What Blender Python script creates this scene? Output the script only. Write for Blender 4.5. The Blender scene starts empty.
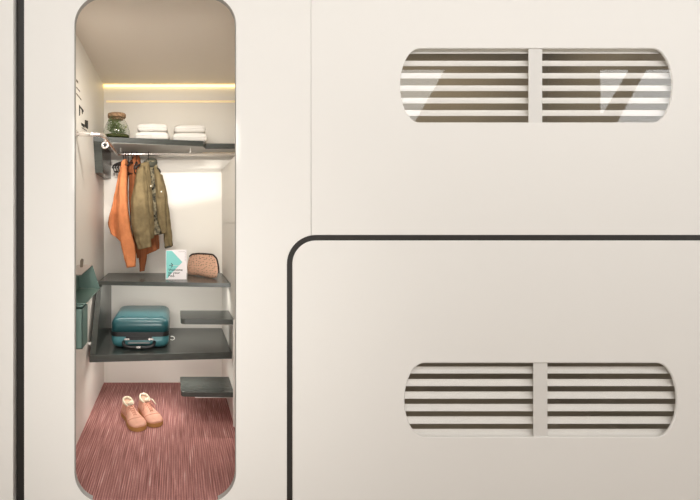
import bpy, bmesh, math, random
from mathutils import Vector, Matrix, noise as mnoise
PI = math.pi
random.seed(7)
sc = bpy.context.scene
C = bpy.context.collection

# ------------------------------------------------------------------ camera
F, VX, VY, EYE = 473.0, 176.0, 220.0, 1.30
cam = bpy.data.cameras.new('camera')
cam.sensor_width = 36.0
cam.lens = F / 700.0 * 36.0
cam.shift_x = (350.0 - VX) / 700.0
cam.shift_y = -(250.0 - VY) / 700.0
cam.clip_start = 0.02
camo = bpy.data.objects.new('camera', cam)
C.objects.link(camo)
camo.location = (0, 0, EYE)
camo.rotation_euler = (PI / 2, 0, 0)
sc.camera = camo

# ------------------------------------------------------------------ world, lights, exposure
W = bpy.data.worlds.new('world')
sc.world = W
W.use_nodes = True
W.node_tree.nodes['Background'].inputs[0].default_value = (1.0, 0.985, 0.965, 1)
W.node_tree.nodes['Background'].inputs[1].default_value = 1.0
sc.view_settings.view_transform = 'Standard'
sc.view_settings.look = 'None'
sc.view_settings.exposure = 0.0
sc.view_settings.gamma = 1.0
sc.view_settings.use_curve_mapping = False


def area(name, loc, rot, sx, sy, power, col):
    l = bpy.data.lights.new(name, 'AREA')
    l.shape = 'RECTANGLE'
    l.size, l.size_y, l.energy, l.color = sx, sy, power, col
    o = bpy.data.objects.new(name, l)
    C.objects.link(o)
    o.location, o.rotation_euler = loc, rot
    return o


# corridor ceiling luminaires (run along the corridor, above and behind the viewer)
area('corridor_ceiling_light', (1.7, 0.35, 3.12), (math.radians(28), 0, 0), 7.0, 0.6, 70, (1.0, 0.985, 0.965))
area('corridor_fill_high', (-0.25, -0.59, 2.45), (PI / 2, 0, 0), 2.3, 1.0, 9, (1.0, 0.975, 0.94))  # added fill behind the viewer to brighten the closet, not a window
area('corridor_fill_low', (0.4, -0.59, 0.70), (PI / 2, 0, 0), 3.2, 1.2, 9, (1.0, 0.98, 0.95))  # second added fill, lower on the same wall
dl = area('doorway_fill', (-0.10, -0.55, 0.72), (PI / 2, 0, 0), 0.6, 1.1, 2.7, (1.0, 0.97, 0.92))  # added unseen fill, beamed through the doorway into the closet
dl.data.spread = math.radians(55)
# added fill light for the closet, out of sight behind the doorway top
hl = area('closet_header_fill', (-0.10, 2.262, 2.335), (math.radians(49), 0, 0), 0.75, 0.05, 7.3, (1.0, 0.95, 0.87))
hl.data.spread = math.radians(105)
# added fill under the two boards of the shelf unit, brightens the lower closet
area('under_shelf_fill_upper', (-0.10, 3.30, 0.842), (math.radians(15), 0, 0), 0.80, 0.02, 2.4, (1.0, 0.95, 0.88))
area('under_shelf_fill_lower', (-0.10, 3.14, 0.386), (math.radians(15), 0, 0), 0.62, 0.02, 2.4, (1.0, 0.95, 0.88))
# lamp beyond the opposite wall; the added slot there shapes its beam
LAMP = Vector((0.081, -1.45, 1.79))
sp = bpy.data.lights.new('spot_lamp', 'SPOT')
sp.energy, sp.spot_size, sp.spot_blend, sp.shadow_soft_size = 520, math.radians(40), 0.2, 0.009
sp.color = (1.0, 0.95, 0.88)
spo = bpy.data.objects.new('spot_lamp', sp)
C.objects.link(spo)
spo.location = LAMP
spo.rotation_euler = (PI / 2 - 0.06, 0, 0.03)


# ------------------------------------------------------------------ helpers
def P(x, y, Y):
    """point at depth Y that the photograph shows at pixel x, y"""
    return Vector(((x - VX) * Y / F, Y, EYE + (VY - y) * Y / F))


FY = 2.2                                    # depth of the pod front


def FX(x): return (x - VX) * FY / F
def FZ(y): return EYE + (VY - y) * FY / F


def mat(name, col, rough=0.5, spec=0.5, metal=0.0, var=0.0, scale=8.0, stretch=(1, 1, 1), bump=0.0, bscale=60.0,
        col2=None, emit=None, estr=0.0, sheen=0.0):
    m = bpy.data.materials.new(name)
    m.use_nodes = True
    nt = m.node_tree
    b = nt.nodes['Principled BSDF']
    b.inputs['Base Color'].default_value = (*col, 1)
    b.inputs['Roughness'].default_value = rough
    b.inputs['Specular IOR Level'].default_value = spec
    b.inputs['Metallic'].default_value = metal
    if sheen:
        b.inputs['Sheen Weight'].default_value = sheen
    tc = nt.nodes.new('ShaderNodeTexCoord')
    mp = nt.nodes.new('ShaderNodeMapping')
    mp.inputs['Scale'].default_value = stretch
    nt.links.new(tc.outputs['Object'], mp.inputs[0])
    if var or col2:
        n = nt.nodes.new('ShaderNodeTexNoise')
        n.inputs['Scale'].default_value = scale
        n.inputs['Detail'].default_value = 4
        nt.links.new(mp.outputs[0], n.inputs['Vector'])
        r = nt.nodes.new('ShaderNodeValToRGB')
        c2 = col2 or tuple(c * (1 - var) for c in col)
        c1 = col if col2 else tuple(min(1, c * (1 + var)) for c in col)
        r.color_ramp.elements[0].position, r.color_ramp.elements[1].position = 0.35, 0.65
        r.color_ramp.elements[0].color, r.color_ramp.elements[1].color = (*c2, 1), (*c1, 1)
        nt.links.new(n.outputs[0], r.inputs[0])
        nt.links.new(r.outputs[0], b.inputs['Base Color'])
    if bump:
        n2 = nt.nodes.new('ShaderNodeTexNoise')
        n2.inputs['Scale'].default_value = bscale
        n2.inputs['Detail'].default_value = 3
        nt.links.new(mp.outputs[0], n2.inputs['Vector'])
        bp = nt.nodes.new('ShaderNodeBump')
        bp.inputs['Strength'].default_value = bump
        bp.inputs['Distance'].default_value = 0.01
        nt.links.new(n2.outputs[0], bp.inputs['Height'])
        nt.links.new(bp.outputs[0], b.inputs['Normal'])
    if emit:
        b.inputs['Emission Color'].default_value = (*emit, 1)
        b.inputs['Emission Strength'].default_value = estr
    return m


def pane_mat(name, ior, tint=(1, 1, 1)):
    m = bpy.data.materials.new(name)
    m.use_nodes = True
    nt = m.node_tree
    nt.nodes.remove(nt.nodes['Principled BSDF'])
    out = nt.nodes['Material Output']
    tr = nt.nodes.new('ShaderNodeBsdfTransparent')
    tr.inputs[0].default_value = (*tint, 1)
    gl = nt.nodes.new('ShaderNodeBsdfGlossy')
    gl.inputs['Roughness'].default_value = 0.0
    fr = nt.nodes.new('ShaderNodeFresnel')
    ge = nt.nodes.new('ShaderNodeNewGeometry')
    io = nt.nodes.new('ShaderNodeMix')           # same reflectance from either face of the thin pane
    io.inputs[2].default_value, io.inputs[3].default_value = ior, 1.0 / ior
    nt.links.new(ge.outputs['Backfacing'], io.inputs[0])
    nt.links.new(io.outputs[0], fr.inputs[0])
    mx = nt.nodes.new('ShaderNodeMixShader')
    nt.links.new(fr.outputs[0], mx.inputs[0])
    nt.links.new(tr.outputs[0], mx.inputs[1])
    nt.links.new(gl.outputs[0], mx.inputs[2])
    nt.links.new(mx.outputs[0], out.inputs[0])
    return m


def link(name, me, m, parent=None, smooth=False):
    o = bpy.data.objects.new(name, me)
    C.objects.link(o)
    if m is not None and not me.materials:
        me.materials.append(m)
    if parent is not None:
        o.parent = parent
    if smooth:
        for p in me.polygons:
            p.use_smooth = True
    return o


def obj(name, bm, m, parent=None, smooth=False):
    bmesh.ops.recalc_face_normals(bm, faces=bm.faces[:])
    me = bpy.data.meshes.new(name)
    bm.to_mesh(me)
    bm.free()
    return link(name, me, m, parent, smooth)


def tag(o, label=None, cat=None, group=None, kind=None):
    if label: o['label'] = label
    if cat: o['category'] = cat
    if group: o['group'] = group
    if kind: o['kind'] = kind
    return o


def thing(name, label, cat, loc=(0, 0, 0), group=None):
    o = bpy.data.objects.new(name, None)
    C.objects.link(o)
    o.location = loc
    o.empty_display_size = 0.05
    bpy.context.view_layer.update()
    return tag(o, label, cat, group)


def part(name, bm, m, root, smooth=False):
    """part built in world coordinates, stored relative to its thing"""
    base = root
    off = Vector((0, 0, 0))
    while base is not None:
        off += base.location
        base = base.parent
    bmesh.ops.translate(bm, verts=bm.verts[:], vec=-off)
    return obj(name, bm, m, root, smooth)


def B(): return bmesh.new()


def box(bm, x0, x1, y0, y1, z0, z1, bev=0.0, seg=2):
    t = bmesh.new()
    v = [t.verts.new(p) for p in ((x0, y0, z0), (x1, y0, z0), (x1, y1, z0), (x0, y1, z0),
                                  (x0, y0, z1), (x1, y0, z1), (x1, y1, z1), (x0, y1, z1))]
    for f in ((0, 3, 2, 1), (4, 5, 6, 7), (0, 1, 5, 4), (1, 2, 6, 5), (2, 3, 7, 6), (3, 0, 4, 7)):
        t.faces.new([v[i] for i in f])
    if bev:
        bmesh.ops.bevel(t, geom=t.edges[:], offset=bev, segments=seg, affect='EDGES', profile=0.5)
    merge(bm, t)
    return bm


def merge(bm, t):
    me = bpy.data.meshes.new('tmp')
    t.to_mesh(me)
    t.free()
    bm.from_mesh(me)
    bpy.data.meshes.remove(me)


def prism(bm, pts, d, bev=0.0, seg=2):
    """polygon of 3-D points swept along vector d"""
    t = bmesh.new()
    a = [t.verts.new(p) for p in pts]
    b = [t.verts.new(Vector(p) + Vector(d)) for p in pts]
    t.faces.new(a)
    t.faces.new(b[::-1])
    n = len(pts)
    for i in range(n):
        t.faces.new((a[i], b[i], b[(i + 1) % n], a[(i + 1) % n]))
    bmesh.ops.recalc_face_normals(t, faces=t.faces[:])
    if bev:
        bmesh.ops.bevel(t, geom=t.edges[:], offset=bev, segments=seg, affect='EDGES', profile=0.5)
    merge(bm, t)
    return bm


def tube(bm, pts, r, n=10, caps=True, flat=1.0):
    pts = [Vector(p) for p in pts]
    rs = r if isinstance(r, (list, tuple)) else [r] * len(pts)
    rings = []
    up = None
    for i, p in enumerate(pts):
        d = (pts[min(i + 1, len(pts) - 1)] - pts[max(i - 1, 0)]).normalized()
        if up is None:
            up = Vector((0, 0, 1)) if abs(d.z) < 0.9 else Vector((0, 1, 0))
        a = d.cross(up).normalized()
        bb = a.cross(d).normalized()
        up = bb
        rings.append([bm.verts.new(p + (a * math.cos(2 * PI * k / n) + bb * math.sin(2 * PI * k / n) * flat) * rs[i]) for k in range(n)])
    for i in range(len(rings) - 1):
        for k in range(n):
            bm.faces.new((rings[i][k], rings[i][(k + 1) % n], rings[i + 1][(k + 1) % n], rings[i + 1][k]))
    if caps:
        bm.faces.new(rings[0][::-1])
        bm.faces.new(rings[-1])
    return bm


def arc_path(pts, r=0.05, n=6):
    """polyline with its corners rounded"""
    pts = [Vector(p) for p in pts]
    out = [pts[0]]
    for i in range(1, len(pts) - 1):
        a, b, c = pts[i - 1], pts[i], pts[i + 1]
        d1, d2 = (a - b), (c - b)
        rr = min(r, d1.length * 0.49, d2.length * 0.49)
        p, q = b + d1.normalized() * rr, b + d2.normalized() * rr
        for k in range(n + 1):
            t = k / n
            out.append(p * (1 - t) ** 2 + b * 2 * t * (1 - t) + q * t * t)
    out.append(pts[-1])
    return out


def lathe(bm, prof, c, n=28, sx=1.0, sy=1.0):
    rings = []
    for r, z in prof:
        rings.append([bm.verts.new((c[0] + r * sx * math.cos(2 * PI * k / n), c[1] + r * sy * math.sin(2 * PI * k / n), c[2] + z)) for k in range(n)])
    for i in range(len(rings) - 1):
        for k in range(n):
            bm.faces.new((rings[i][k], rings[i][(k + 1) % n], rings[i + 1][(k + 1) % n], rings[i + 1][k]))
    bm.faces.new(rings[0][::-1])
    bm.faces.new(rings[-1])
    return bm


def sheet(outlines, y0, thick, bev=0.0):
    """slab in the XZ plane from y0 backwards; outlines[0] is the rim, the others are holes; lists of (x, z)"""
    cu = bpy.data.curves.new('tmp', 'CURVE')
    cu.dimensions = '2D'
    cu.fill_mode = 'BOTH'
    cu.extrude = thick / 2 - bev
    cu.bevel_depth = bev
    cu.bevel_resolution = 2
    cu.offset = -bev
    for ol in outlines:
        s = cu.splines.new('POLY')
        s.points.add(len(ol) - 1)
        for q, (x, z) in zip(s.points, ol):
            q.co = (x, z, 0, 1)
        s.use_cyclic_u = True
    o = bpy.data.objects.new('tmp', cu)
    C.objects.link(o)
    dg = bpy.context.evaluated_depsgraph_get()
    me = bpy.data.meshes.new_from_object(o.evaluated_get(dg))
    bpy.data.objects.remove(o)
    bpy.data.curves.remove(cu)
    me.transform(Matrix.Translation((0, y0 + thick / 2, 0)) @ Matrix.Rotation(PI / 2, 4, 'X'))
    me.materials.clear()
    return me


def rrect(x0, x1, z0, z1, r, n=10):
    out = []
    for cx, cz, a0 in ((x1 - r, z1 - r, 0), (x0 + r, z1 - r, PI / 2), (x0 + r, z0 + r, PI), (x1 - r, z0 + r, 1.5 * PI)):
        for k in range(n + 1):
            a = a0 + PI / 2 * k / n
            out.append((cx + r * math.cos(a), cz + r * math.sin(a)))
    return out


def lozenge(x0, x1, z0, z1, e, n=22):
    """straight top and bottom, ends bowed out as half ellipses of width e"""
    out = []
    cz, hz = (z0 + z1) / 2, (z1 - z0) / 2
    for k in range(n + 1):
        a = PI / 2 - PI * k / n
        out.append((x1 - e + e * math.cos(a), cz + hz * math.sin(a)))
    for k in range(n + 1):
        a = -PI / 2 - PI * k / n
        out.append((x0 + e + e * math.cos(a), cz + hz * math.sin(a)))
    return out


# ------------------------------------------------------------------ materials
M = {}
M['panel'] = mat('cream_panel', (0.82, 0.80, 0.768), 0.42, 0.35)
M['closet'] = mat('closet_wall', (0.83, 0.795, 0.735), 0.5, 0.3)
M['ceiling'] = mat('closet_ceiling', (0.86, 0.785, 0.695), 0.55, 0.25)
M['dark_trim'] = mat('dark_trim', (0.022, 0.019, 0.017), 0.45, 0.4)
M['shelf'] = mat('dark_laminate', (0.060, 0.066, 0.060), 0.27, 0.5, var=0.12, scale=14, stretch=(1, 6, 6))
M['chrome'] = mat('chrome', (0.86, 0.82, 0.79), 0.22, 0.8, 0.88)
M['teal'] = mat('teal_steel', (0.135, 0.215, 0.185), 0.42, 0.5)
M['white'] = mat('white_steel', (0.85, 0.83, 0.79), 0.4, 0.4)
M['black'] = mat('black_plastic', (0.012, 0.012, 0.013), 0.4, 0.5)
M['faded'] = mat('faded_ink', (0.16, 0.125, 0.09), 0.6, 0.2)
M['ink'] = mat('dark_ink', (0.02, 0.018, 0.016), 0.6, 0.2)
M['blind'] = mat('blind_slat', (0.90, 0.875, 0.83), 0.4, 0.4)
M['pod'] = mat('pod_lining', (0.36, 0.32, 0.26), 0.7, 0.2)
M['floor2'] = mat('corridor_floor', (0.42, 0.36, 0.31), 0.6, 0.3, var=0.1)
M['glass'] = pane_mat('window_glass', 1.5)
M['jar'] = pane_mat('jar_glass', 1.3, (0.97, 0.98, 0.97))
M['led'] = mat('led_warm', (1, 0.8, 0.4), 0.5, emit=(1.0, 0.74, 0.27), estr=2.6)
M['glow_dim'] = mat('warm_glow_line', (1, 0.8, 0.5), 0.5, emit=(1.0, 0.70, 0.36), estr=0.28)
M['sky'] = mat('daylight_pane', (0.8, 0.8, 0.8), 0.5, emit=(0.95, 0.98, 1.0), estr=3.4)
M['towel'] = mat('white_terry', (0.86, 0.83, 0.79), 0.95, 0.1, bump=0.6, bscale=180)

carpet = mat('rose_carpet', (0.36, 0.14, 0.12), 0.95, 0.1)
nt = carpet.node_tree
bs = nt.nodes['Principled BSDF']
mp = [n for n in nt.nodes if n.type == 'MAPPING'][0]
mp.inputs['Scale'].default_value = (1, 1, 1)


def tex(kind, scale, stretch, detail=3):
    m2 = nt.nodes.new('ShaderNodeMapping')
    m2.inputs['Scale'].default_value = stretch
    nt.links.new(mp.outputs[0], m2.inputs[0])
    n = nt.nodes.new(kind)
    n.inputs['Scale'].default_value = scale
    n.inputs['Detail'].default_value = detail
    nt.links.new(m2.outputs[0], n.inputs['Vector'])
    return n


n1 = tex('ShaderNodeTexNoise', 1.0, (150, 4.0, 1), 5)
r1 = nt.nodes.new('ShaderNodeValToRGB')
e = r1.color_ramp.elements
e[0].position, e[0].color = 0.30, (0.31, 0.135, 0.122, 1)
e[1].position, e[1].color = 0.60, (0.60, 0.30, 0.274, 1)
k = e.new(0.74); k.color = (0.88, 0.64, 0.58, 1)
nt.links.new(n1.outputs[0], r1.inputs[0])
n2 = tex('ShaderNodeTexNoise', 1.0, (5, 2, 1), 2)
mx = nt.nodes.new('ShaderNodeMix'); mx.data_type = 'RGBA'; mx.blend_type = 'MULTIPLY'
mx.inputs[0].default_value = 0.3
r2 = nt.nodes.new('ShaderNodeValToRGB')
r2.color_ramp.elements[0].position, r2.color_ramp.elements[0].color = 0.3, (0.6, 0.58, 0.58, 1)
r2.color_ramp.elements[1].position, r2.color_ramp.elements[1].color = 0.7, (1, 1, 1, 1)
nt.links.new(n2.outputs[0], r2.inputs[0])
nt.links.new(r1.outputs[0], mx.inputs[6])
nt.links.new(r2.outputs[0], mx.inputs[7])
wv = nt.nodes.new('ShaderNodeTexWave')                  # woven ribs
wv.inputs['Scale'].default_value, wv.inputs['Distortion'].default_value, wv.inputs['Detail'].default_value = 26, 2.2, 2
wv.inputs['Detail Scale'].default_value = 6
nt.links.new(mp.outputs[0], wv.inputs['Vector'])
r3 = nt.nodes.new('ShaderNodeValToRGB')
r3.color_ramp.elements[0].color, r3.color_ramp.elements[1].color = (0.62, 0.58, 0.58, 1), (1.12, 1.12, 1.12, 1)
nt.links.new(wv.outputs[0], r3.inputs[0])
m3 = nt.nodes.new('ShaderNodeMix'); m3.data_type = 'RGBA'; m3.blend_type = 'MULTIPLY'; m3.inputs[0].default_value = 0.8
nt.links.new(mx.outputs[2], m3.inputs[6]); nt.links.new(r3.outputs[0], m3.inputs[7])
nt.links.new(m3.outputs[2], bs.inputs['Base Color'])
bp = nt.nodes.new('ShaderNodeBump'); bp.inputs['Strength'].default_value = 0.7; bp.inputs['Distance'].default_value = 0.006
nt.links.new(n1.outputs[0], bp.inputs['Height'])
nt.links.new(bp.outputs[0], bs.inputs['Normal'])
M['carpet'] = carpet

# ------------------------------------------------------------------ room shell
LW, RW, BW, CZ = -0.576, 0.368, 3.784, 2.376        # closet: left wall, right wall, back wall, ceiling
RX = 0.95                                           # the niche above the rail runs on further to the right


def struct(name, bm, m, parent=None):
    o = obj(name, bm, m, parent)
    if parent is None:
        o['kind'] = 'structure'
    return o


TOP = 3.2
door = rrect(FX(74.4), FX(236), FZ(502.5), FZ(-5), 0.139, 12)
rim_r, rim_x, rim_y = 0.135, FX(287), FZ(235)
# pod front with the doorway: its lower right corner is cut away round the lower pod
main = [(FX(24), TOP), (FX(24), -0.05), (rim_x, -0.05)]
for k in range(13):
    a = PI - PI / 2 * k / 12
    main.append((rim_x + rim_r + rim_r * math.cos(a), rim_y - rim_r + rim_r * math.sin(a)))
xs = FX(311.0)
main = [p for p in main if p[0] < xs - 1e-4 or p[1] < 0] + [(xs, rim_y - rim_r + math.sqrt(max(0, rim_r ** 2 - (rim_x + rim_r - xs) ** 2))), (xs, TOP)]
main_me = sheet([main, door], FY, 0.028, 0.002)
tag(link('wall_front', main_me, M['panel']), kind='structure')
w1 = lozenge(FX(400.0), FX(672.8), FZ(122.8), FZ(48), 20 * FY / F)
w2 = lozenge(FX(404.4), FX(677.2), FZ(437), FZ(362.8), 20 * FY / F)
xu = xs + 0.0012
up = [(xu, TOP), (xu, rim_y - rim_r + math.sqrt(max(0, rim_r ** 2 - (rim_x + rim_r - xu) ** 2)))]
for k in range(5):
    a = PI / 2
    x = xu + (rim_x + rim_r - xu) * (k + 1) / 5
    up.append((x, rim_y - rim_r + math.sqrt(max(0, rim_r ** 2 - (rim_x + rim_r - x) ** 2))))
up += [(3.8, rim_y), (3.8, TOP)]
tag(link('wall_front_upper', sheet([up, w1], FY, 0.008, 0.0015), M['panel']), kind='structure')
g = 0.0255
in_x, in_y, in_r = rim_x + g, rim_y - g, rim_r - g
low = [(3.8, in_y), (3.8, -0.05), (in_x, -0.05)]
for k in range(13):
    a = PI - PI / 2 * k / 12
    low.append((in_x + in_r + in_r * math.cos(a), in_y - in_r + in_r * math.sin(a)))
tag(link('wall_front_lower', sheet([low, w2], FY, 0.008, 0.0036), M['panel']), kind='structure')
# dark rubber gasket round the lower pod
gas = [(3.8, rim_y), (3.8, in_y)]
inner = [(in_x + in_r + in_r * math.cos(PI - PI / 2 * k / 14), in_y - in_r + in_r * math.sin(PI - PI / 2 * k / 14)) for k in range(15)][::-1]
outer = [(rim_x + rim_r + rim_r * math.cos(PI - PI / 2 * k / 14), rim_y - rim_r + rim_r * math.sin(PI - PI / 2 * k / 14)) for k in range(15)]
gas = [(3.8, rim_y), (3.8, in_y)] + inner + [(in_x, -0.05), (rim_x, -0.05)] + outer
tag(link('trim_1', sheet([gas], FY + 0.003, 0.006), M['dark_trim']), kind='structure')
# grey edging strip lining the doorway
dz_, dx_ = (FZ(502.5) + FZ(-5)) / 2, (FX(74.4) + FX(236)) / 2
kx, kz = 1 - 0.0014 / 0.376, 1 - 0.0014 / 1.18
tag(link('trim_5', sheet([door, [(dx_ + (x - dx_) * kx, dz_ + (z - dz_) * kz) for x, z in door]], FY - 0.0006, 0.0295), mat('grey_edging', (0.42, 0.41, 0.39), 0.5, 0.3)), kind='structure')
# neighbouring pod front and the dark gap beside it
tag(link('wall_front_left', sheet([[(-3.5, -0.05), (FX(13.2), -0.05), (FX(13.2), TOP), (-3.5, TOP)]], FY, 0.045, 0.002), M['panel']), kind='structure')
struct('trim_2', box(B(), FX(9), FX(27), FY + 0.046, FY + 0.066, -0.05, TOP), M['dark_trim'])

# closet
struct('floor', box(B(), LW - 0.1, RX, FY + 0.003, BW + 0.1, -0.06, 0.0), M['carpet'])
struct('floor_corridor', box(B(), -6, 6, -0.6, FY + 0.0285, -0.08, -0.0505), M['floor2'])
struct('wall_left', box(B(), LW - 0.06, LW, FY + 0.0285, BW, 0, CZ + 0.1), M['closet'])
struct('wall_back', box(B(), LW - 0.06, RX, BW, BW + 0.08, 0, CZ + 0.1), M['closet'])
r_lo = box(B(), RW, RW + 0.04, FY + 0.0285, BW, 0, 1.2735)
box(r_lo, RW, RW + 0.04, FY + 0.0285, BW, 1.277, 1.70)
box(r_lo, RW + 0.004, RW + 0.04, FY + 0.0285, BW, 1.27, 1.28)
struct('wall_right', r_lo, M['closet'])
struct('wall_right_niche', box(box(B(), RX, RX + 0.06, FY + 0.0285, BW + 0.08, 1.6, CZ + 0.1), RW + 0.0405, RX, FY + 0.0285, BW, 1.60, 1.70), M['closet'])
struct('ceiling', box(B(), LW, RX, FY + 0.0285, BW, CZ, CZ + 0.08), M['ceiling'])
# pelmet board under the light slot on the back wall
struct('trim_3', box(B(), LW, RX, BW - 0.012, BW, 2.254, 2.352), M['closet'])

# pod interiors behind the two windows
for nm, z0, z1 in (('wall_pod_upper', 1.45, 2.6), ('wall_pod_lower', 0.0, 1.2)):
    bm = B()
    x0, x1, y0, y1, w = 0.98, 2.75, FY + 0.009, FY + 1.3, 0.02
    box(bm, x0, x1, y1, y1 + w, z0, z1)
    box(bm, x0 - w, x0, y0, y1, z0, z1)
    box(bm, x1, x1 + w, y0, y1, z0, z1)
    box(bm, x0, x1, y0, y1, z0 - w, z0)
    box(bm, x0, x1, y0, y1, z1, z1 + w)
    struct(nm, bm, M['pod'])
    area(nm.replace('wall_', '') + '_lamp', (1.85, FY + 0.9, z1 - 0.05), (0, 0, 0), 1.2, 0.1, 4.5 if 'upper' in nm else 2.0, (1.0, 0.86, 0.62))

# opposite side of the corridor (behind the viewer): added light-shaping slot, clerestory windows, ceiling
OY = -0.6


def toward(p):
    """where the line from the lamp to p crosses the opposite wall"""
    t = (OY - LAMP.y) / (p.y - LAMP.y)
    q = LAMP + (p - LAMP) * t
    return (q.x, q.z)


cast = [P(221.5, 197, BW), P(221.8, 172, BW), P(219, 163.5, BW), P(214, 160.2, BW), P(104, 160.0, BW)]
slot = [toward(p) for p in cast]  # made-up opening, cut to the outline of the light patch it throws
lt = toward(Vector((-0.50, 2.2, 1.78)))
lb = toward(Vector((-0.50, 2.2, 1.30)))
slot = slot + [(lt[0] + 0.008, slot[-1][1]), (lb[0] + 0.008, toward(P(104, 220, BW))[1] - 0.003)]
MS = F / (FY + FY - OY)                           # mirror-image scale on the opposite wall


def RP(x, y): return ((x - VX) / MS, EYE + (VY - y) / MS)


cl1 = [RP(396, 69.5), RP(445.5, 69.5), RP(414, 124), RP(396, 124)]
cl2 = [RP(601, 69.5), RP(630, 69.5), RP(604, 113), RP(601, 113)]
cl3 = [RP(647, 69.5), RP(690, 69.5), RP(690, 124), RP(617, 124)]
tag(link('wall_opposite', sheet([[(-6, -0.06), (7, -0.06), (7, TOP), (-6, TOP)], slot, cl1, cl2, cl3], OY - 0.02, 0.02), M['panel']), kind='structure')
for i, cl in enumerate((cl1, cl2, cl3)):
    tag(link('window_%d' % (i + 3), sheet([cl], OY - 0.012, 0.004), M['sky']), kind='structure')
struct('ceiling_corridor', box(B(), -6, 7, OY, FY, TOP, TOP + 0.05), M['panel'])

# ------------------------------------------------------------------ pod windows with louvre blinds
for i, (ol, xm0, xm1, yt, yb, bottoms, xl, xr, word) in enumerate((
        (w1, 529.5, 543.2, 48, 122.8, [53.6, 66.1, 78.5, 91, 103.4, 115.9, 128.3], 399, 673, 'upper'),
        (w2, 534.3, 548.4, 362.8, 437, [373.5, 386.1, 398.7, 411.2, 423.8, 436.4], 403, 678, 'lower'))):
    mx_, mz_ = FX((xl + xr) / 2), FZ((yt + yb) / 2)
    hole = [(mx_ + (px - mx_) * 0.9985, mz_ + (pz - mz_) * 0.994) for px, pz in ol]
    win = link('window_%d' % (i + 1), sheet([ol, hole], FY + 0.0015, 0.006), M['panel'])
    win['kind'] = 'structure'
    link('glass_pane', sheet([ol], FY + 0.002, 0.003), M['glass'], win)
    bm = B()
    box(bm, FX(xm0), FX(xm1), FY + 0.0055, FY + 0.0085, FZ(yb), FZ(yt), 0.0008)
    obj('mullion', bm, M['panel'], win)
    for side, a, b in (('left', FX(xl) - 0.005, FX((xm0 + xm1) / 2) - 0.0015), ('right', FX((xm0 + xm1) / 2) + 0.0015, FX(xr) + 0.05)):
        bm = B()
        hh = 0.031 if word == 'upper' else 0.0262
        for y in bottoms:
            Yb = FY + 0.013
            z0 = P(0, y, Yb).z
            prof = []
            for k in range(7):
                t = k / 6
                prof.append((Yb + 0.018 * (1 - (1 - t) ** 2), z0 + hh * t))
            for k in range(6, -1, -1):
                t = k / 6
                prof.append((Yb + 0.0022 + 0.018 * (1 - (1 - t) ** 2), z0 + hh * t + 0.0004))
            prism(bm, [(a, yy, zz) for yy, zz in prof], (b - a, 0, 0))
        o = obj('louvre_blind', bm, M['blind'])
        look = {('upper', 'left'): 'white louvre blind left of the bar in the upper pod window, with one light reflection',
                ('upper', 'right'): 'white louvre blind right of the bar in the upper pod window, with two reflections',
                ('lower', 'left'): 'cream louvre blind left of the bar in the lower pod window',
                ('lower', 'right'): 'cream louvre blind right of the bar in the lower pod window'}[(word, side)]
        tag(o, look, 'blind', 'louvre blinds in the pod windows')

# ------------------------------------------------------------------ closet light
led = thing('led_strip_light', 'warm yellow light strip glowing where the closet ceiling meets its back wall', 'light', (0.1, BW - 0.03, CZ - 0.02))
part('diffuser', box(B(), LW + 0.005, RX - 0.005, BW - 0.030, BW - 0.012, CZ - 0.016, CZ - 0.002), M['led'], led)
part('glow_line', box(B(), LW + 0.02, RX - 0.02, BW - 0.0075, BW - 0.0005, 2.240, 2.2535), M['glow_dim'], led)  # emissive strip put in for the faint glow line below the pelmet

RZ, RY, RR = 1.795, 3.55, 0.0132
# ------------------------------------------------------------------ upper shelf with its hanging end block
ZU0, ZU1 = 1.846, 1.883
us = thing('wardrobe_shelf', 'dark grey shelf near the closet top, stepped front edge, holding towels and a jar', 'shelf', (-0.1, BW, ZU0))
yl, yr, yb = 3.29, 3.49, 3.60
pts = [(LW, yl), (0.20, yr), (0.215, yr + 0.04), (0.225, yb), (RX - 0.002, yb + 0.02), (RX - 0.002, BW), (LW, BW)]
part('shelf_board', prism(B(), [(x, y, ZU0) for x, y in pts], (0, 0, ZU1 - ZU0), 0.0015), M['shelf'], us)
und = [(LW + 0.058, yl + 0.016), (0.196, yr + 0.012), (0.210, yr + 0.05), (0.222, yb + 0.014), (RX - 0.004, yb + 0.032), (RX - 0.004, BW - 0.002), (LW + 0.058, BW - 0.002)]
part('underside_bounce', prism(B(), [(x, y, ZU0 - 0.0045) for x, y in und], (0, 0, 0.004)), mat('bounce_grey', (0.50, 0.49, 0.46), 0.35, 0.5), us)  # added sheet; its pale tone stands for light bounced onto the underside
part('end_panel', prism(B(), [(LW, yl + 0.004, ZU0 - 0.0005), (LW, BW, ZU0 - 0.0005), (LW, BW, 1.63), (LW, 3.42, 1.63), (LW, 3.37, 1.635)], (0.056, 0, 0), 0.0015), M['shelf'], us)
for x in (-0.415, 0.108):
    part('rail_bracket', box(B(), x - 0.005, x + 0.005, RY - 0.008, RY + 0.008, RZ + RR * 0.8, ZU0 - 0.0048), M['white'], us)

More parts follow.
